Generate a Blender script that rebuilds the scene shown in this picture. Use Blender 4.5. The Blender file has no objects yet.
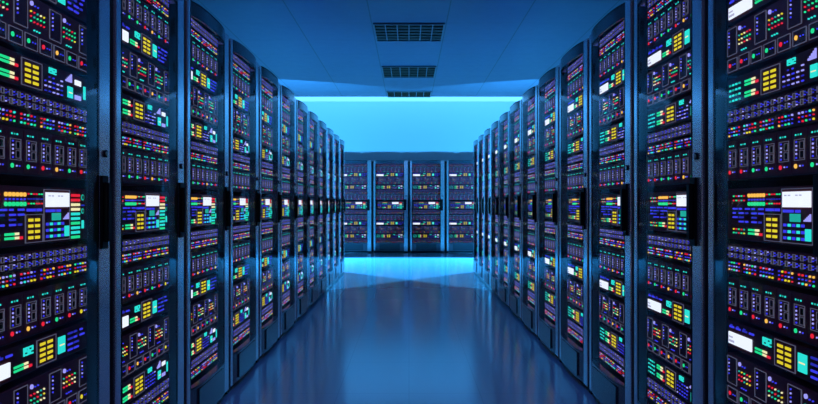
import bpy, math, random
R = math.radians
scene = bpy.context.scene
COL = scene.collection

# ------------------------------------------------------------------ materials
def new_mat(name):
    m = bpy.data.materials.new(name)
    m.use_nodes = True
    nt = m.node_tree
    nt.nodes.clear()
    out = nt.nodes.new('ShaderNodeOutputMaterial')
    return m, nt, out

def principled(name, base, rough=0.5, metal=0.0, spec=0.5, noise=0.0, nscale=30.0, aniso=0.0):
    m, nt, out = new_mat(name)
    b = nt.nodes.new('ShaderNodeBsdfPrincipled')
    b.inputs['Base Color'].default_value = (*base, 1)
    b.inputs['Roughness'].default_value = rough
    b.inputs['Metallic'].default_value = metal
    b.inputs['Specular IOR Level'].default_value = spec
    if noise:
        tc = nt.nodes.new('ShaderNodeTexCoord')
        nz = nt.nodes.new('ShaderNodeTexNoise')
        nz.inputs['Scale'].default_value = nscale
        mr = nt.nodes.new('ShaderNodeMapRange')
        mr.inputs['To Min'].default_value = rough - noise
        mr.inputs['To Max'].default_value = rough + noise
        nt.links.new(tc.outputs['Object'], nz.inputs['Vector'])
        nt.links.new(nz.outputs['Fac'], mr.inputs['Value'])
        nt.links.new(mr.outputs['Result'], b.inputs['Roughness'])
    nt.links.new(b.outputs[0], out.inputs[0])
    return m

def emitter(name, col, strength=1.0, sample=False):
    m, nt, out = new_mat(name)
    e = nt.nodes.new('ShaderNodeEmission')
    e.inputs[0].default_value = (*col, 1)
    e.inputs[1].default_value = strength if sample else strength * 1.12
    nt.links.new(e.outputs[0], out.inputs[0])
    if not sample:
        m.cycles.emission_sampling = 'NONE'
    return m

def tiled(name, base, line, rough, size, offset, width, spec=0.5, noise=0.04, aniso=0.0):
    """panel surface with fine joints on a grid, in metres of the object's own space"""
    m, nt, out = new_mat(name)
    N = nt.nodes.new
    b = N('ShaderNodeBsdfPrincipled')
    tc = N('ShaderNodeTexCoord')
    sp = N('ShaderNodeSeparateXYZ')
    nt.links.new(tc.outputs['Object'], sp.inputs[0])
    masks = []
    for i in range(2):
        a = N('ShaderNodeMath'); a.operation = 'SUBTRACT'
        nt.links.new(sp.outputs[i], a.inputs[0]); a.inputs[1].default_value = offset[i]
        p = N('ShaderNodeMath'); p.operation = 'PINGPONG'
        nt.links.new(a.outputs[0], p.inputs[0]); p.inputs[1].default_value = size[i] / 2
        l = N('ShaderNodeMath'); l.operation = 'LESS_THAN'
        nt.links.new(p.outputs[0], l.inputs[0]); l.inputs[1].default_value = width[i] / 2
        masks.append(l)
    mx = N('ShaderNodeMath'); mx.operation = 'MAXIMUM'
    nt.links.new(masks[0].outputs[0], mx.inputs[0]); nt.links.new(masks[1].outputs[0], mx.inputs[1])
    mix = N('ShaderNodeMix'); mix.data_type = 'RGBA'
    nt.links.new(mx.outputs[0], mix.inputs['Factor'])
    mix.inputs[6].default_value = (*base, 1)
    mix.inputs[7].default_value = (*line, 1)
    nt.links.new(mix.outputs[2], b.inputs['Base Color'])
    nz = N('ShaderNodeTexNoise'); nz.inputs['Scale'].default_value = 9.0
    nz.inputs['Detail'].default_value = 4
    mr = N('ShaderNodeMapRange')
    mr.inputs['To Min'].default_value = rough - noise
    mr.inputs['To Max'].default_value = rough + noise
    nt.links.new(tc.outputs['Object'], nz.inputs['Vector'])
    nt.links.new(nz.outputs['Fac'], mr.inputs['Value'])
    nt.links.new(mr.outputs[0], b.inputs['Roughness'])
    b.inputs['Specular IOR Level'].default_value = spec
    nt.links.new(b.outputs[0], out.inputs[0])
    return m

def glass_mat():
    m, nt, out = new_mat('door_glass')
    N = nt.nodes.new
    tr = N('ShaderNodeBsdfTransparent'); tr.inputs[0].default_value = (0.76, 0.82, 0.88, 1)
    gl = N('ShaderNodeBsdfGlossy'); gl.inputs[0].default_value = (0.9, 0.95, 1, 1)
    gl.inputs['Roughness'].default_value = 0.05
    lw = N('ShaderNodeLayerWeight'); lw.inputs['Blend'].default_value = 0.5
    pw = N('ShaderNodeMath'); pw.operation = 'POWER'; pw.inputs[1].default_value = 4.0
    ml = N('ShaderNodeMath'); ml.operation = 'MULTIPLY_ADD'
    ml.inputs[1].default_value = 0.24; ml.inputs[2].default_value = 0.025
    nt.links.new(lw.outputs['Facing'], pw.inputs[0])
    nt.links.new(pw.outputs[0], ml.inputs[0])
    mx = N('ShaderNodeMixShader')
    nt.links.new(ml.outputs[0], mx.inputs[0])
    nt.links.new(tr.outputs[0], mx.inputs[1]); nt.links.new(gl.outputs[0], mx.inputs[2])
    nt.links.new(mx.outputs[0], out.inputs[0])
    return m

M = {
    'post': principled('brushed_steel', (0.66, 0.72, 0.76), 0.20, 0.85),
    'black': principled('black_plastic', (0.003, 0.003, 0.004), 0.5, spec=0.08),
    'dark': principled('black_sheet_steel', (0.005, 0.005, 0.006), 0.6, spec=0.1),
    'gloss': principled('dark_gloss_panel', (0.020, 0.030, 0.040), 0.18, spec=0.6, noise=0.03),
    'plinth': principled('dark_blue_plinth', (0.10, 0.13, 0.16), 0.25, 0.5, noise=0.03),
    'lock': principled('lock_metal', (0.5, 0.5, 0.5), 0.3, 1.0),
    'face': principled('unit_face', (0.120, 0.024, 0.034), 0.5, spec=0.1),
    'face2': principled('module_face', (0.170, 0.036, 0.050), 0.5, spec=0.1),
    'line': emitter('outline_glow', (0.088, 0.082, 0.13), 1.0),
    'seam': principled('module_joint', (0.03, 0.028, 0.045), 0.5),
    'white': emitter('screen_white', (0.86, 0.86, 0.95), 1.25),
    'smudge': emitter('screen_text', (0.48, 0.46, 0.66), 1.0),
    'blue': emitter('led_blue', (0.06, 0.06, 1.0), 0.85),
    'navy': emitter('led_navy', (0.035, 0.04, 0.62), 0.7),
    'lilac': emitter('led_lilac', (0.42, 0.38, 1.0), 1.0),
    'cyan': emitter('led_cyan', (0.03, 0.85, 0.72), 1.0),
    'teal': emitter('led_teal', (0.02, 0.55, 0.42), 0.8),
    'green': emitter('led_green', (0.02, 0.85, 0.30), 0.95),
    'red': emitter('led_red', (1.0, 0.02, 0.05), 0.95),
    'yellow': emitter('led_yellow', (0.95, 0.72, 0.03), 0.95),
    'amber': emitter('led_amber', (1.0, 0.50, 0.08), 1.2),
    'cream': emitter('led_cream', (1.0, 0.86, 0.45), 1.1),
    'vent': principled('vent_metal', (0.12, 0.13, 0.14), 0.5, 0.3),
    'slat': principled('vent_slat', (0.030, 0.014, 0.006), 0.6, spec=0.05),
    'ventdark': principled('vent_cavity', (0.055, 0.028, 0.012), 0.8),
    'wall': principled('wall_paint', (0.50, 0.52, 0.54), 0.6, noise=0.05, nscale=6),
    'glass': glass_mat(),
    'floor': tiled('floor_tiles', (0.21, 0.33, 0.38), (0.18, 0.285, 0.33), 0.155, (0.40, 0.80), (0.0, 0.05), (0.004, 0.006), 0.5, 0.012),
    'ceil': tiled('ceiling_panels', (0.090, 0.112, 0.160), (0.03, 0.052, 0.055), 0.42, (1.0, 1.0), (0.5, 0.6), (0.014, 0.006), 0.2),
    'cove': emitter('cove_lamp', (0.10, 0.43, 1.0), 2.5, True),
    'lamphouse': principled('lamp_housing', (0.5, 0.5, 0.5), 0.4),
}

# ------------------------------------------------------------------ mesh builder
class MB:
    def __init__(s):
        s.v, s.f, s.m, s.smooth = [], [], [], []
    def add(s, vs, fs, mat, smooth=False):
        b = len(s.v)
        s.v += vs
        for f in fs:
            s.f.append(tuple(b + i for i in f)); s.m.append(mat); s.smooth.append(smooth)
    def box(s, x0, x1, y0, y1, z0, z1, mat, bev=0.0):
        if bev:
            # chamfered along the vertical edges
            b = bev
            pts = [(x0 + b, y0), (x1 - b, y0), (x1, y0 + b), (x1, y1 - b), (x1 - b, y1), (x0 + b, y1), (x0, y1 - b), (x0, y0 + b)]
            s.prism(pts, z0, z1, mat)
            return
        vs = [(x0, y0, z0), (x1, y0, z0), (x1, y1, z0), (x0, y1, z0), (x0, y0, z1), (x1, y0, z1), (x1, y1, z1), (x0, y1, z1)]
        s.add(vs, [(0, 3, 2, 1), (4, 5, 6, 7), (0, 1, 5, 4), (1, 2, 6, 5), (2, 3, 7, 6), (3, 0, 4, 7)], mat)
    def prism(s, pts, z0, z1, mat, smooth=False):
        n = len(pts)
        s.add([(x, y, z0) for x, y in pts] + [(x, y, z1) for x, y in pts],
              [tuple(range(n - 1, -1, -1)), tuple(range(n, 2 * n))], mat)
        s.add([(x, y, z0) for x, y in pts] + [(x, y, z1) for x, y in pts],
              [(i, (i + 1) % n, n + (i + 1) % n, n + i) for i in range(n)], mat, smooth)
    # --- raised marks on a unit's front, which lies in the plane y = 0 and faces -y
    def rect(s, x0, x1, z0, z1, mat, t=0.002):
        vs = [(x0, 0, z0), (x1, 0, z0), (x1, 0, z1), (x0, 0, z1), (x0, -t, z0), (x1, -t, z0), (x1, -t, z1), (x0, -t, z1)]
        s.add(vs, [(4, 5, 6, 7), (0, 1, 5, 4), (1, 2, 6, 5), (2, 3, 7, 6), (3, 0, 4, 7)], mat)
    def disc(s, x, z, r, mat, t=0.003, n=10, y=0.0):
        if mat not in ('black', 'lock', 'face'): r *= 1.08 if r > 0.0055 else 0.76
        a = [(x + r * math.cos(2 * math.pi * i / n), z + r * math.sin(2 * math.pi * i / n)) for i in range(n)]
        vs = [(p, y, q) for p, q in a] + [(p, y - t, q) for p, q in a]
        s.add(vs, [tuple(range(n, 2 * n))] + [(i, (i + 1) % n, n + (i + 1) % n, n + i) for i in range(n)], mat)
    def outline(s, x0, x1, z0, z1, mat, w=0.0020, t=0.002):
        s.rect(x0, x1, z0, z0 + w, mat, t); s.rect(x0, x1, z1 - w, z1, mat, t)
        s.rect(x0, x0 + w, z0 + w, z1 - w, mat, t); s.rect(x1 - w, x1, z0 + w, z1 - w, mat, t)
    def merge(s, o):
        b = len(s.v)
        s.v += o.v
        s.f += [tuple(b + i for i in f) for f in o.f]
        s.m += o.m; s.smooth += o.smooth
    def mesh(s, name):
        me = bpy.data.meshes.new(name)
        me.from_pydata(s.v, [], s.f)
        keys = []
        for k in s.m:
            if k not in keys: keys.append(k)
        for k in keys: me.materials.append(M[k])
        idx = {k: i for i, k in enumerate(keys)}
        me.polygons.foreach_set('material_index', [idx[k] for k in s.m])
        me.polygons.foreach_set('use_smooth', s.smooth)
        me.update()
        return me

class Node:
    """one mesh object with the parts below it"""
    def __init__(s, name, label=None):
        s.name, s.label, s.mb, s.kids = name, label, MB(), []
    def child(s, name, label=None):
        n = Node(name, label); s.kids.append(n); return n
    def flatten(s):
        for k in s.kids:
            k.flatten(); s.mb.merge(k.mb)
        s.kids = []
    def limit(s, depth):
        if depth <= 0: s.flatten()
        else:
            for k in s.kids: k.limit(depth - 1)
    def build(s, parent=None):
        o = bpy.data.objects.new(s.name, s.mb.mesh(s.name) if s.mb.v else None)
        COL.objects.link(o)
        o.parent = parent
        if s.label and parent: o['label'] = s.label
        for k in s.kids: k.build(o)
        return o

CHILDREN = {}
def remember(o):
    CHILDREN[o.name] = [c for c in o.children]
    for c in CHILDREN[o.name]: remember(c)

def copy_tree(o, parent=None):
    c = o.copy()
    COL.objects.link(c)
    c.parent = parent
    for ch in CHILDREN[o.name]: copy_tree(ch, c)
    return c

def tag(o, label, cat, group=None):
    o['label'] = label; o['category'] = cat
    if group: o['group'] = group
    return o

def structure(name, mb):
    o = bpy.data.objects.new(name, mb.mesh(name)); COL.objects.link(o)
    o['kind'] = 'structure'
    return o

# ------------------------------------------------------------------ measures
PITCH = 0.80          # rack spacing along a row
RACKS = 12            # racks in each side row
FRONT = 1.012         # distance of the rack fronts from the aisle's middle line
Y0 = 1.656            # where the side rows begin
YB = 15.69            # front of the row at the end
H = 2.012
WALL = 16.9
CEIL = 3.486
DEPTH = 0.98

# ------------------------------------------------------------------ the rack
XL0, XL1, XR0, XR1 = 0.025, 0.069, 0.689, 0.775   # narrow hinge post, wide lock post
def bulge(n=28, b=0.026, y=0.0):
    pts = []
    for i in range(n + 1):
        s = i / n
        # denser samples near both ends
        s = 0.5 - 0.5 * math.cos(math.pi * s)
        pts.append((XL1 + (XR0 - XL1) * s, y - b * (1 - abs(2 * s - 1) ** 3.0)))
    return pts

def rack_node():
    r = Node('server_rack')
    c = r.child('side_panel_gap_shade'); c.mb.box(0.030, 0.042, 0.042, DEPTH, 0.03, 1.995, 'dark'); c.mb.box(0.001, XL0, 0.010, 0.042, 0.0, 2.0, 'black')  # side panel, plus a black strip standing in for the shade between racks
    c = r.child('side_panel_gap_shade'); c.mb.box(0.758, 0.770, 0.042, DEPTH, 0.03, 1.995, 'dark'); c.mb.box(XR1, 0.799, 0.010, 0.042, 0.0, 2.0, 'black')  # black strip again takes the place of the gap's shade here
    c = r.child('back_panel'); c.mb.box(0.042, 0.758, DEPTH - 0.015, DEPTH, 0.03, 1.995, 'dark')
    c = r.child('roof_panel'); c.mb.box(0.030, 0.770, 0.042, DEPTH, 1.999, H - 0.003, 'dark')
    c = r.child('base_frame'); c.mb.box(0.030, 0.770, 0.02, DEPTH, 0.0, 0.03, 'black')
    c = r.child('mounting_rail'); c.mb.box(0.058, 0.0745, 0.046, 0.075, 0.03, 1.998, 'dark')
    c = r.child('mounting_rail'); c.mb.box(0.7055, 0.722, 0.046, 0.075, 0.03, 1.998, 'dark')
    c = r.child('hinge_post', 'narrow blue-grey steel post beside the glass'); c.mb.box(XL0, XL1, 0, 0.040, 0.03, H, 'post', 0.004)
    p = r.child('lock_post', 'wide blue-grey steel post with lock and handle'); p.mb.box(XR0, XR1, 0, 0.040, 0.03, H, 'post', 0.004)
    k = p.child('lock', 'round keyhole lock')
    k.mb.disc(0.732, 1.237, 0.0125, 'black', 0.006, 16); k.mb.disc(0.732, 1.237, 0.007, 'lock', 0.002, 12, -0.006)
    k.mb.box(0.731, 0.733, -0.0085, -0.008, 1.232, 1.242, 'black')
    h = p.child('handle', 'black recessed pull handle')
    h.mb.box(0.690, 0.740, -0.010, 0.0, 0.922, 1.163, 'black', 0.003)
    h.mb.box(0.699, 0.731, -0.026, -0.010, 0.945, 1.14, 'black', 0.004)
    # curved door
    pts = bulge()
    inner = [(x, y + 0.006) for x, y in pts]
    d = r.child('glass_door', 'clear curved glass pane')
    n = len(pts)
    z0, z1 = 0.212, 1.944
    vs = [(x, y, z) for z in (z0, z1) for x, y in pts] + [(x, y, z) for z in (z0, z1) for x, y in inner]
    d.mb.add(vs, [(i, i + 1, n + i + 1, n + i) for i in range(n - 1)], 'glass', True)
    t = r.child('door_cap', 'dark glossy curved top rail of the door')
    shell = [(x, y + 0.010) for x, y in reversed(pts)]
    t.mb.prism(pts + shell, 1.944, H + 0.002, 'gloss', True)
    t.mb.prism(pts + [(XR0, 0.036), (XL1, 0.036)], H - 0.006, H + 0.003, 'gloss', True)
    t = r.child('plinth', 'dark blue curved kick panel')
    low = bulge(b=0.014)
    t.mb.prism(low + [(x, y + 0.012) for x, y in reversed(low)], 0.032, 0.206, 'plinth', True)
    t.mb.prism(pts + [(x, y + 0.024) for x, y in reversed(low)], 0.204, 0.212, 'gloss', True)
    t.mb.box(XL1 + 0.09, XR0 - 0.09, -0.0175, -0.012, 0.05, 0.188, 'gloss')
    t = r.child('door_gasket', 'black strip along the pane')
    t.mb.box(XL1, XL1 + 0.010, 0.0, 0.036, 0.212, 1.944, 'black')
    t.mb.box(XR0 - 0.010, XR0, 0.0, 0.036, 0.212, 1.944, 'black')
    return r

# ------------------------------------------------------------------ the units
W = 0.63
UD = 0.60
def chassis(name, h, mat='face'):
    n = Node(name)
    n.mb.box(0, W, 0, UD, 0, h, mat)
    # thin lighter lip along the lower edge
    n.mb.rect(0.002, W - 0.002, 0.0006, 0.0022, 'seam', 0.0015)
    return n

XC = [0.036 + 0.0805 * i for i in range(8)]          # module centres
LEDS_A = ['red', 'red', 'green', 'green', 'red', 'amber', 'green', 'red']
LEDS_B = ['red', 'green', 'red', 'amber', 'red', 'green', 'red', 'yellow']

def blade(var):
    h = 0.130
    n = chassis('blade_chassis', h)
    cols = LEDS_A if var == 0 else LEDS_B
    for i, x in enumerate(XC):
        m = n.child('server_module')
        x0, x1 = max(x - 0.0385, 0.001), min(x + 0.0385, W - 0.001)
        m.mb.rect(x0, x1, 0.006, h - 0.004, 'face2', 0.0012)
        p = m.child('port_block')
        p.mb.outline(x - 0.027, x + 0.027, 0.040, 0.098, 'line', 0.0018, 0.0026)
        for z in (0.045, 0.070):
            p.mb.outline(x + 0.001, x + 0.022, z, z + 0.022, 'line', 0.0015, 0.0026)
            p.mb.rect(x + 0.0045, x + 0.0185, z + 0.0035, z + 0.0185, 'black', 0.0026)
        l = m.child('led_strip')
        for k in range(5):
            l.mb.disc(x - 0.0145, 0.0475 + k * 0.0108, 0.0036, 'lilac' if k in (1, 2, 3) else 'blue', 0.004, 8)
        for k in range(3):
            l.mb.rect(x - 0.021 + k * 0.013, x - 0.016 + k * 0.013, 0.108, 0.1125, 'cyan' if k != 1 else 'teal', 0.003)
        s = m.child('status_light')
        s.mb.disc(x - 0.018, 0.025, 0.0058, cols[i], 0.004, 12)
        for k in range(2):
            s.mb.disc(x + 0.004 + k * 0.014, 0.025, 0.003, 'blue' if k else 'lilac', 0.004, 8)
    return n

def card(var):
    h = 0.158
    n = chassis('card_chassis', h, 'face2')
    rnd = random.Random(5 + var)
    cols = LEDS_A if var == 0 else LEDS_B
    for i in range(4):
        x = 0.032 + 0.191 * i
        c = n.child('card')
        c.mb.rect(max(x - 0.035, 0.001), min(x + 0.035, W - 0.001), 0.062, 0.150, 'face', 0.0015)
        c.mb.outline(max(x - 0.035, 0.001), min(x + 0.035, W - 0.001), 0.062, 0.150, 'line', 0.0018, 0.003)
        for k in range(5):
            c.mb.disc(x - 0.018, 0.092 + k * 0.0115, 0.0036, 'lilac' if k in (1, 3) else 'blue', 0.0045, 8)
        if i == 3: break
        g = n.child('led_cluster')
        gx = x + 0.052
        g.mb.disc(gx + 0.004, 0.138, 0.0062, 'lilac', 0.004, 12)
        for k in range(2): g.mb.disc(gx + 0.022 + 0.016 * k, 0.134, 0.003, 'blue', 0.004, 8)
        for a in range(5):
            for b in range(3):
                col = rnd.choice(['red', 'green', 'yellow', 'red', 'teal', 'cream'])
                g.mb.disc(gx + 0.018 * a, 0.115 - 0.0135 * b, 0.0034, col, 0.004, 8)
        for k in range(3):
            g.mb.disc(gx + 0.018 + 0.014 * k, 0.065, 0.003, ('cyan' if var == 0 else 'blue'), 0.004, 8)
    for i, x in enumerate(XC):
        b = n.child('switch_box')
        x0, x1 = max(x - 0.034, 0.002), min(x + 0.034, W - 0.002)
        b.mb.outline(x0, x1, 0.008, 0.050, 'line', 0.0018, 0.003)
        b.mb.rect(x0 + 0.0021, x1 - 0.0021, 0.0101, 0.0479, 'face', 0.0015)
        s = b.child('status_light')
        s.mb.disc(x - 0.016, 0.029, 0.0062, cols[i], 0.004, 12)
        for k in range(2): s.mb.disc(x + 0.006 + k * 0.014, 0.029, 0.003, 'blue', 0.004, 8)
    return n

def patch(var):
    h = 0.049
    n = chassis('patch_panel', h)
    rnd = random.Random(11 + var)
    for g in range(4):
        b = n.child('port_group')
        for a in range(4):
            x = 0.020 + 0.0393 * (g * 4 + a)
            for z in (0.0135, 0.035):
                b.mb.outline(x - 0.0095, x + 0.005, z - 0.008, z + 0.008, 'line', 0.0014, 0.003)
                for dz in (-0.004, 0.004):
                    b.mb.disc(x + 0.0125, z + dz, 0.0027, rnd.choice(['blue', 'navy', 'navy', 'blue', 'lilac']), 0.004, 6)
                b.mb.disc(x - 0.0155, z, 0.0025, rnd.choice(['blue', 'navy', 'navy']), 0.004, 6)
    return n

def indicator(var):
    h = 0.042
    n = chassis('indicator_panel', h)
    rnd = random.Random(23 + var)
    for i, x in enumerate([0.014, 0.120, 0.225, 0.332, 0.437, 0.541]):
        g = n.child('led_cluster')
        for a in range(5):
            for b in range(3):
                warm = (a + b + i) % 3 != 0
                col = rnd.choice(['red', 'amber', 'green', 'yellow', 'lilac', 'cyan']) if b != 1 and warm else rnd.choice(['lilac', 'blue', 'red', 'blue'])
                g.mb.disc(x + 0.0175 * a, 0.0335 - 0.0115 * b, 0.0039 if b != 1 and warm else 0.0028, col, 0.004, 8)
    return n

SEG = {'1': 'bc', '9': 'abcdfg', '2': 'abdeg', '8': 'abcdefg'}
def digits(mb, text, x, z, w, h, mat):
    t = w * 0.24
    for ch in text:
        for s in SEG[ch]:
            r = {'a': (0, w, h - t, h), 'd': (0, w, 0, t), 'g': (0, w, h / 2 - t / 2, h / 2 + t / 2), 'f': (0, t, h / 2, h), 'e': (0, t, 0, h / 2),
                 'b': (w - t, w, h / 2, h), 'c': (w - t, w, 0, h / 2)}[s]
            mb.rect(x + r[0], x + r[1], z + r[2], z + r[3], mat, 0.0035)
        x += w * 1.35

def level_bars(mb, x, z, w, t=0.0062):
    g = t + 0.0042
    mb.rect(x, x + w * 0.52, z + g, z + g + t, 'green', 0.003)
    mb.rect(x + w * 0.52, x + w * 0.78, z + g, z + g + t, 'cream', 0.003)
    mb.rect(x, x + w * 0.52, z, z + t, 'green', 0.003)
    mb.rect(x + w * 0.52, x + w * 0.78, z, z + t, 'cream', 0.003)
    mb.rect(x + w * 0.80, x + w, z - 0.001, z + t, 'red', 0.003)

def button_pad(n, x0, x1, z0, z1):
    p = n.child('button_pad', 'outlined pad of eight yellow buttons')
    p.mb.outline(x0, x1, z0, z1, 'line', 0.002, 0.003)
    p.mb.rect(x0 + 0.0024, x1 - 0.0024, z0 + 0.0024, z1 - 0.0024, 'face2', 0.0015)
    w, h = x1 - x0, z1 - z0
    for a in range(2):
        for b in range(4):
            y = p.child('button')
            bx, bz = x0 + w * (0.16 + 0.38 * a), z0 + h * (0.13 + 0.205 * b)
            y.mb.rect(bx, bx + w * 0.26, bz, bz + h * 0.105, 'yellow', 0.0035)

def dashes(mb, x, z, cols, rows, dx, dz, seed, w=0.011, t=0.0040, mats=('blue', 'navy', 'blue', 'lilac')):
    rnd = random.Random(seed)
    for a in range(cols):
        for b in range(rows):
            if rnd.random() < 0.86:
                mb.rect(x + a * dx, x + a * dx + w * rnd.choice([0.6, 1, 1]), z + b * dz, z + b * dz + t, rnd.choice(mats), 0.003)

def control(var):
    h = 0.090
    n = chassis('control_unit', h)
    g = n.child('led_cluster')
    for a in range(4):
        for b in range(4):
            g.mb.rect(0.014 + a * 0.022, 0.025 + a * 0.022, 0.014 + b * 0.017, 0.020 + b * 0.017, 'cyan' if (a + b) % 3 else 'teal', 0.003)
    l = n.child('level_meter')
    level_bars(l.mb, 0.122, 0.052, 0.086, 0.0066); level_bars(l.mb, 0.122, 0.016, 0.086, 0.0066)
    button_pad(n, 0.226, 0.336, 0.007, 0.083)
    d = n.child('digit_display'); digits(d.mb, '192', 0.366, 0.066, 0.014, 0.017, 'cyan')
    k = n.child('key_grid'); dashes(k.mb, 0.352, 0.010, 5, 4, 0.024, 0.014, 3 + var)
    c = n.child('bar_chart')
    for i in range(5): c.mb.rect(0.480 + 0.008 * i, 0.486 + 0.008 * i, 0.060, 0.066 + 0.005 * i, 'lilac', 0.003)
    c = n.child('lit_tile'); c.mb.rect(0.492, 0.524, 0.012, 0.046, 'cyan', 0.003); c.mb.rect(0.496, 0.520, 0.026, 0.029, 'cream', 0.0036)
    c = n.child('status_display')
    c.mb.rect(0.540, 0.580, 0.058, 0.074, 'white', 0.003)
    c = n.child('lit_tile'); c.mb.rect(0.540, 0.580, 0.012, 0.026, 'lilac', 0.003)
    c = n.child('lit_bar'); c.mb.rect(0.600, 0.612, 0.020, 0.062, 'cyan', 0.003)
    return n

def display(var):
    h = 0.088
    n = chassis('display_unit', h)
    s = n.child('display_screen', 'small glowing white screen')
    s.mb.rect(0.012, 0.168, 0.014, 0.052, 'white', 0.004)
    s.mb.rect(0.016, 0.054, 0.020, 0.027, 'smudge', 0.0046); s.mb.rect(0.016, 0.044, 0.034, 0.039, 'smudge', 0.0046)
    k = n.child('key_grid')
    for i in range(4): k.mb.rect(0.016 + i * 0.045, 0.046 + i * 0.045, 0.066, 0.072, 'blue' if i != 2 else 'navy', 0.003)
    for i in range(3): k.mb.rect(0.022 + i * 0.045, 0.034 + i * 0.045, 0.073, 0.077, 'navy', 0.003)
    d = n.child('digit_display'); digits(d.mb, '192', 0.225, 0.052, 0.0165, 0.023, 'cyan')
    l = n.child('level_meter'); level_bars(l.mb, 0.190, 0.018, 0.090, 0.006)
    button_pad(n, 0.306, 0.418, 0.006, 0.083)
    c = n.child('lit_tile'); c.mb.rect(0.432, 0.474, 0.018, 0.068, 'cyan', 0.003); c.mb.rect(0.438, 0.468, 0.041, 0.045, 'cream', 0.0036)
    k = n.child('key_grid'); dashes(k.mb, 0.494, 0.014, 3, 4, 0.040, 0.017, 8 + var, 0.030, 0.006, ('blue', 'blue', 'navy'))
    return n

def console(var):
    h = 0.164
    n = chassis('console_unit', h)
    rnd = random.Random(77)
    g = n.child('led_cluster')
    g2 = n.child('led_cluster')
    for a in range(5):
        for b in range(2):
            g2.mb.disc(0.046 + a * 0.018, 0.140 - b * 0.014, 0.0034, rnd.choice(['yellow', 'red', 'green', 'teal', 'lilac']), 0.004, 8)
            g.mb.disc(0.046 + a * 0.018, 0.034 - b * 0.012, 0.0034, rnd.choice(['red', 'green', 'yellow', 'teal']), 0.004, 8)
    g = n.child('led_cluster')
    for a in range(6):
        x = 0.150 + a * 0.0185
        g.mb.disc(x, 0.141, 0.0056, 'amber', 0.004, 10); g.mb.disc(x, 0.128, 0.0036, 'blue', 0.004, 8); g.mb.disc(x, 0.115, 0.0058, 'green', 0.004, 10)
    g = n.child('led_cluster')
    for a in range(6):
        x = 0.262 + a * 0.0145
        g.mb.disc(x, 0.143, 0.003, rnd.choice(['green', 'red', 'cream']), 0.004, 8); g.mb.disc(x, 0.129, 0.0026, 'navy', 0.004, 8)
        g.mb.disc(x, 0.116, 0.003, rnd.choice(['red', 'cream', 'green']), 0.004, 8)
    k = n.child('key_grid'); dashes(k.mb, 0.040, 0.056, 5, 4, 0.0425, 0.0135, 15, 0.030, 0.0058, ('blue', 'blue', 'navy'))
    k = n.child('key_bar'); k.mb.rect(0.255, 0.300, 0.094, 0.102, 'blue', 0.003); k = n.child('key_bar'); k.mb.rect(0.308, 0.334, 0.094, 0.102, 'blue', 0.003)
    l = n.child('level_meter'); level_bars(l.mb, 0.146, 0.020, 0.086, 0.0068)
    button_pad(n, 0.246, 0.340, 0.006, 0.086)
    p = n.child('screen_panel', 'outlined panel with a white screen over lit keys')
    p.mb.outline(0.346, 0.504, 0.006, 0.158, 'line', 0.0022, 0.003)
    p.mb.rect(0.3486, 0.5014, 0.0086, 0.1554, 'face2', 0.0015)
    s = p.child('display_screen', 'glowing white screen'); s.mb.rect(0.355, 0.496, 0.106, 0.149, 'white', 0.005)
    for i in range(6):
        s.mb.rect(0.366 + i * 0.019, 0.379 + i * 0.019, 0.137, 0.1405, 'smudge', 0.0054) if i not in (2, 5) else None
    k = p.child('key_grid')
    kb = p.child('key_bar'); kb.mb.rect(0.356, 0.410, 0.091, 0.099, 'blue', 0.004); kb = p.child('key_bar'); kb.mb.rect(0.420, 0.444, 0.091, 0.099, 'blue', 0.004)
    for a in range(5):
        for b in range(3):
            k.mb.rect(0.358 + a * 0.023, 0.372 + a * 0.023, 0.016 + b * 0.018, 0.024 + b * 0.018, 'cyan' if a in (1, 3) else 'blue', 0.004)
    k = p.child('bar_chart')
    for i in range(5): k.mb.rect(0.462 + i * 0.007, 0.4675 + i * 0.007, 0.068, 0.072 + i * 0.004, 'lilac', 0.004)
    k = p.child('lit_tile'); k.mb.rect(0.470, 0.496, 0.016, 0.048, 'cyan', 0.0045)
    d = p.child('digit_display'); d.mb.rect(0.392, 0.444, 0.066, 0.088, 'teal', 0.004)
    digits(d.mb, '182', 0.396, 0.068, 0.0125, 0.018, 'cyan')
    b = n.child('level_column', 'tall stack of red, cream and green bars')
    for i, c in enumerate(['red', 'red', 'cream', 'cream', 'cyan', 'cyan', 'green', 'cyan', 'cyan', 'green']):
        z = 0.146 - i * 0.0146
        b.mb.rect(0.516, 0.570, z - 0.0085, z, c, 0.004)
    for z, q in ((0.136, 0.009), (0.092, 0.008)):
        d = n.child('status_ring'); d.mb.disc(0.594, z, q, 'teal', 0.002, 12); d.mb.disc(0.594, z, q - 0.003, 'face', 0.0026, 12)
    d = n.child('key_bar'); d.mb.rect(0.586, 0.604, 0.108, 0.113, 'navy', 0.003)
    d = n.child('lit_bar'); d.mb.rect(0.588, 0.600, 0.036, 0.062, 'cyan', 0.003)
    return n

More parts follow.
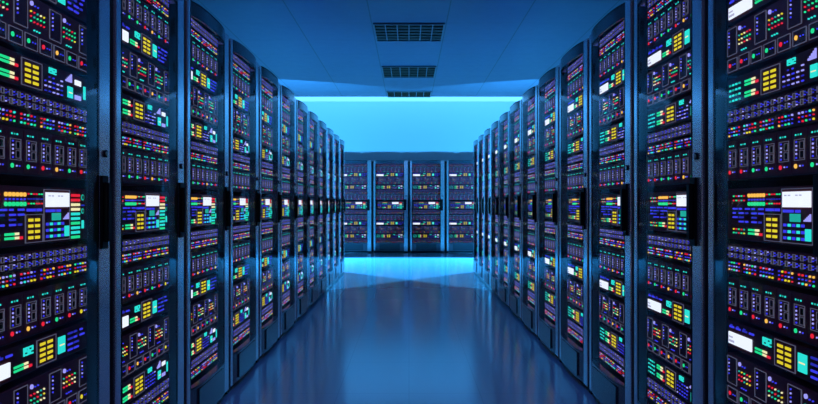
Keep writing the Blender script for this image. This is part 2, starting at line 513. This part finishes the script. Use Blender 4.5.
# slot: (kind, variant, bottom, builder, category, group, text for the label)
SLOTS = [
    (patch, 0, 1.928, 'patch panel', 'topmost patch panel of small square ports'),
    (indicator, 0, 1.881, 'indicator panel', 'topmost strip of coloured indicator lights'),
    (blade, 0, 1.7505, 'blade server', 'topmost blade chassis of eight lit modules'),
    (display, 0, 1.662, 'display unit', 'upper slim unit with white screen'),
    (card, 0, 1.494, 'card chassis', 'upper chassis with tall outlined cards'),
    (control, 0, 1.389, 'control unit', 'upper yellow-button unit without screen'),
    (patch, 1, 1.331, 'patch panel', 'square-port patch panel second above the console'),
    (indicator, 1, 1.282, 'indicator panel', 'coloured light strip second above the console'),
    (blade, 0, 1.148, 'blade server', 'blade chassis just above the console'),
    (console, 0, 0.955, 'server console', 'tall console with large white screen'),
    (patch, 0, 0.889, 'patch panel', 'square-port patch panel just below the console'),
    (indicator, 2, 0.845, 'indicator panel', 'coloured light strip second below the console'),
    (blade, 1, 0.699, 'blade server', 'blade chassis third below the console'),
    (display, 1, 0.599, 'display unit', 'lower slim unit with white screen'),
    (card, 1, 0.420, 'card chassis', 'lower chassis with tall outlined cards'),
    (control, 1, 0.318, 'control unit', 'lower yellow-button unit without screen'),
    (patch, 1, 0.262, 'patch panel', 'lowest patch panel of small square ports'),
    (indicator, 0, 0.214, 'indicator panel', 'lowest strip of coloured indicator lights'),
]
# "second above the console" for the patch panel and the light strip must differ
SLOTS[6] = SLOTS[6][:4] + ('square-port patch panel third above the console',)

PROTO = {}
def unit(kind, var, lod):
    key = (kind.__name__, var, lod)
    if key not in PROTO:
        n = kind(var)
        n.limit({0: 2, 1: 1, 2: 0}[lod])
        o = n.build()
        remember(o)
        PROTO[key] = o
        return o
    return copy_tree(PROTO[key])

ORD = 'first second third fourth fifth sixth seventh eighth ninth tenth eleventh twelfth'.split()
rack_proto = None
def place_rack(x, y, rz, rack_label, group, where, lod, skip=()):
    global rack_proto
    if rack_proto is None:
        rack_proto = rack_node().build(); remember(rack_proto); r = rack_proto
    else:
        r = copy_tree(rack_proto)
    r.location = (x, y, 0); r.rotation_euler = (0, 0, rz)
    tag(r, rack_label, 'server rack', group)
    c, s = math.cos(rz), math.sin(rz)
    lx, ly = 0.075, 0.046
    for i, (kind, var, z, cat, text) in enumerate(SLOTS):
        if i in skip: continue
        u = unit(kind, var, lod)
        u.location = (x + c * lx - s * ly, y + s * lx + c * ly, z)
        u.rotation_euler = (0, 0, rz)
        tag(u, f'{text} in the {where}', cat, {'patch panel': 'patch panels in the racks', 'indicator panel': 'indicator light strips in the racks',
            'blade server': 'blade chassis in the racks', 'display unit': 'slim white-screen units in the racks', 'card chassis': 'card chassis in the racks',
            'control unit': 'yellow-button control units in the racks', 'server console': 'white-screen consoles in the racks'}[cat])

for k in range(RACKS):
    lod = 0 if k <= 2 else 1 if k <= 5 else 2
    skip = ()
    y = Y0 + PITCH * k
    place_rack(-FRONT, y, R(90), f'black server rack with curved glass door, {ORD[k]} from the camera in left-side row',
               'server racks along the aisle', f'{ORD[k]} left-row rack from the camera', lod, skip)
    place_rack(FRONT, y + PITCH, R(-90), f'black server rack with curved glass door, {ORD[k]} from the camera in right-side row',
               'server racks along the aisle', f'{ORD[k]} right-row rack from the camera', lod, skip)
# the racks beside the camera, one more on each side
place_rack(-FRONT, Y0 - PITCH, R(90), 'black server rack with curved glass door, beside the camera before left-side row', 'server racks along the aisle', 'left-row rack beside the camera', 1)
place_rack(FRONT, Y0, R(-90), 'black server rack with curved glass door, beside the camera before right-side row', 'server racks along the aisle', 'right-row rack beside the camera', 1)
for k in range(-1, 5):
    t = ['end rack behind the left-side row', 'end-row rack beside the left-side row', 'end-row rack left-of the middle gap', 'end-row rack right-of the middle gap',
         'end-row rack beside the right-side row', 'end rack behind the right-side row'][k + 1]
    place_rack(-2 * PITCH + k * PITCH, YB, 0, 'frontal glass-door server ' + t.replace('end-row rack', 'rack at the aisle end'), 'server racks across the aisle end', t, 1 if 0 <= k <= 3 else 2)

# ------------------------------------------------------------------ the room
RX, YF = 6.0, -2.6
b = MB(); b.box(-RX, RX, YF, WALL, -0.1, 0, 'floor'); structure('floor', b)
b = MB(); b.box(-RX, RX, YF, WALL, CEIL, CEIL + 0.1, 'ceil'); structure('ceiling', b)
b = MB(); b.box(-RX, RX, WALL, WALL + 0.1, 0, CEIL, 'wall'); structure('wall_back', b)
b = MB(); b.box(-RX, RX, YF - 0.1, YF, 0, CEIL, 'wall'); structure('wall_front', b)
b = MB(); b.box(-RX - 0.1, -RX, YF, WALL, 0, CEIL, 'wall'); structure('wall_left', b)
b = MB(); b.box(RX, RX + 0.1, YF, WALL, 0, CEIL, 'wall'); structure('wall_right', b)

def vent_node(y0, y1):
    n = Node('ceiling_vent')
    w = 0.482
    z1 = CEIL
    c = n.child('vent_backing', 'dark opening behind the grille'); c.mb.box(-w, w, y0, y1, z1 - 0.004, z1, 'ventdark')
    c = n.child('vent_frame')
    f = 0.016
    for (a, b_, p, q) in ((-w, w, y0, y0 + f), (-w, w, y1 - f, y1), (-w, -w + f, y0 + f, y1 - f), (w - f, w, y0 + f, y1 - f)):
        c.mb.box(a, b_, p, q, z1 - 0.022, z1 - 0.004, 'vent')
    for i in range(1, 6):
        x = -w + 2 * w * i / 6
        d = n.child('divider'); d.mb.box(x - 0.007, x + 0.007, y0 + f, y1 - f, z1 - 0.020, z1 - 0.004, 'vent')
    for i in range(1, 6):
        y = y0 + (y1 - y0) * i / 6
        d = n.child('slat'); d.mb.box(-w + f, w - f, y - 0.009, y + 0.009, z1 - 0.016, z1 - 0.006, 'slat')
    return n
for (y0, y1, t) in ((9.6, 10.6, 'dark slatted ceiling vent above the aisle, largest and first from the camera'),
                    (12.6, 13.65, 'dark slatted ceiling vent above the aisle, second from the camera'),
                    (15.4, 16.18, 'dark slatted ceiling vent beside the bright lamp strip at back wall')):
    v = vent_node(y0, y1).build()
    tag(v, t, 'vent', 'ceiling vents')

n = Node('ceiling_lamp')
n.child('lamp_housing').mb.box(-5.9, 5.9, 16.195, 16.895, CEIL - 0.006, CEIL, 'lamphouse')
n.child('diffuser', 'glowing pale cyan strip').mb.box(-5.88, 5.88, 16.205, 16.89, CEIL - 0.012, CEIL - 0.006, 'cove')
tag(n.build(), 'long glowing cyan ceiling lamp strip along the back wall', 'lamp')

# ------------------------------------------------------------------ light
def area(name, loc, rot, sx, sy, power, col, spread=180):
    l = bpy.data.lights.new(name, 'AREA'); l.shape = 'RECTANGLE'; l.size = sx; l.size_y = sy
    l.energy = power; l.color = col; l.spread = R(spread)
    o = bpy.data.objects.new(name, l); COL.objects.link(o)
    o.location = loc; o.rotation_euler = rot
    return o
def point(name, loc, power, col, r=0.12):
    l = bpy.data.lights.new(name, 'POINT'); l.energy = power; l.color = col; l.shadow_soft_size = r
    o = bpy.data.objects.new(name, l); COL.objects.link(o); o.location = loc
    return o
def spot(name, loc, to, power, col, angle, blend=0.05, r=0.03):
    from mathutils import Vector
    l = bpy.data.lights.new(name, 'SPOT'); l.energy = power; l.color = col; l.shadow_soft_size = r
    l.spot_size = R(angle); l.spot_blend = blend
    o = bpy.data.objects.new(name, l); COL.objects.link(o); o.location = loc
    o.rotation_euler = (Vector(to) - Vector(loc)).to_track_quat('-Z', 'Y').to_euler()
    return o

CY = (0.045, 0.42, 1.0)
DB = (0.022, 0.19, 1.0)
for s in (-1, 1):
    # lamps at both ends of the cross aisle: one throws its light over floor and end wall, one washes wall and ceiling
    spot('side_lamp', (s * 3.5, 14.2, 1.5), (0, 11.9, 0.0), 9000, CY, 72, 0.4, 0.06)
    az = R(35.6 + 70)
    spot('wall_washer', (s * 2.4, 13.75, 1.58), (s * 2.4 - s * math.cos(az), 13.75 + math.sin(az), 1.83), 800, CY, 140, 0.03)
    # unseen fill lights above the rack tops, added to turn the ceiling bluer
    area('ceiling_fill', (s * 1.5, 9.8, 2.10), (R(180), 0, 0), 0.3, 2.8, 15, (0.01, 0.14, 1.0))
for y in (0.5, 4.0, 7.0):
    area('aisle_fill', (0, y, CEIL - 0.03), (0, 0, 0), 0.9, 0.9, 18, DB)  # unseen fill, added to raise the blue light in the aisle

area('near_camera_fill', (0, 0.9, 3.42), (R(8), 0, 0), 1.4, 1.0, 8, (1.0, 0.70, 1.0))  # added pinkish fill, lifts the purple of the nearest unit faces

w = bpy.data.worlds.new('World'); scene.world = w; w.use_nodes = True
w.node_tree.nodes['Background'].inputs[0].default_value = (0.01, 0.03, 0.08, 1)
w.node_tree.nodes['Background'].inputs[1].default_value = 0.5

# ------------------------------------------------------------------ camera
cam = bpy.data.cameras.new('camera'); co = bpy.data.objects.new('camera', cam); COL.objects.link(co)
co.location = (0, 0, 1.071); co.rotation_euler = (R(90), 0, 0)
cam.sensor_width = 36.0
cam.lens = 36.0 * 718 / 818
cam.shift_y = 1.6 / 818
cam.clip_start = 0.02
scene.camera = co
vs = scene.view_settings
vs.view_transform = 'Standard'; vs.look = 'None'; vs.exposure = 0.0; vs.gamma = 1.0; vs.use_curve_mapping = False
scene.cycles.max_bounces = 10
scene.cycles.sample_clamp_indirect = 1.5
scene.cycles.transparent_max_bounces = 16
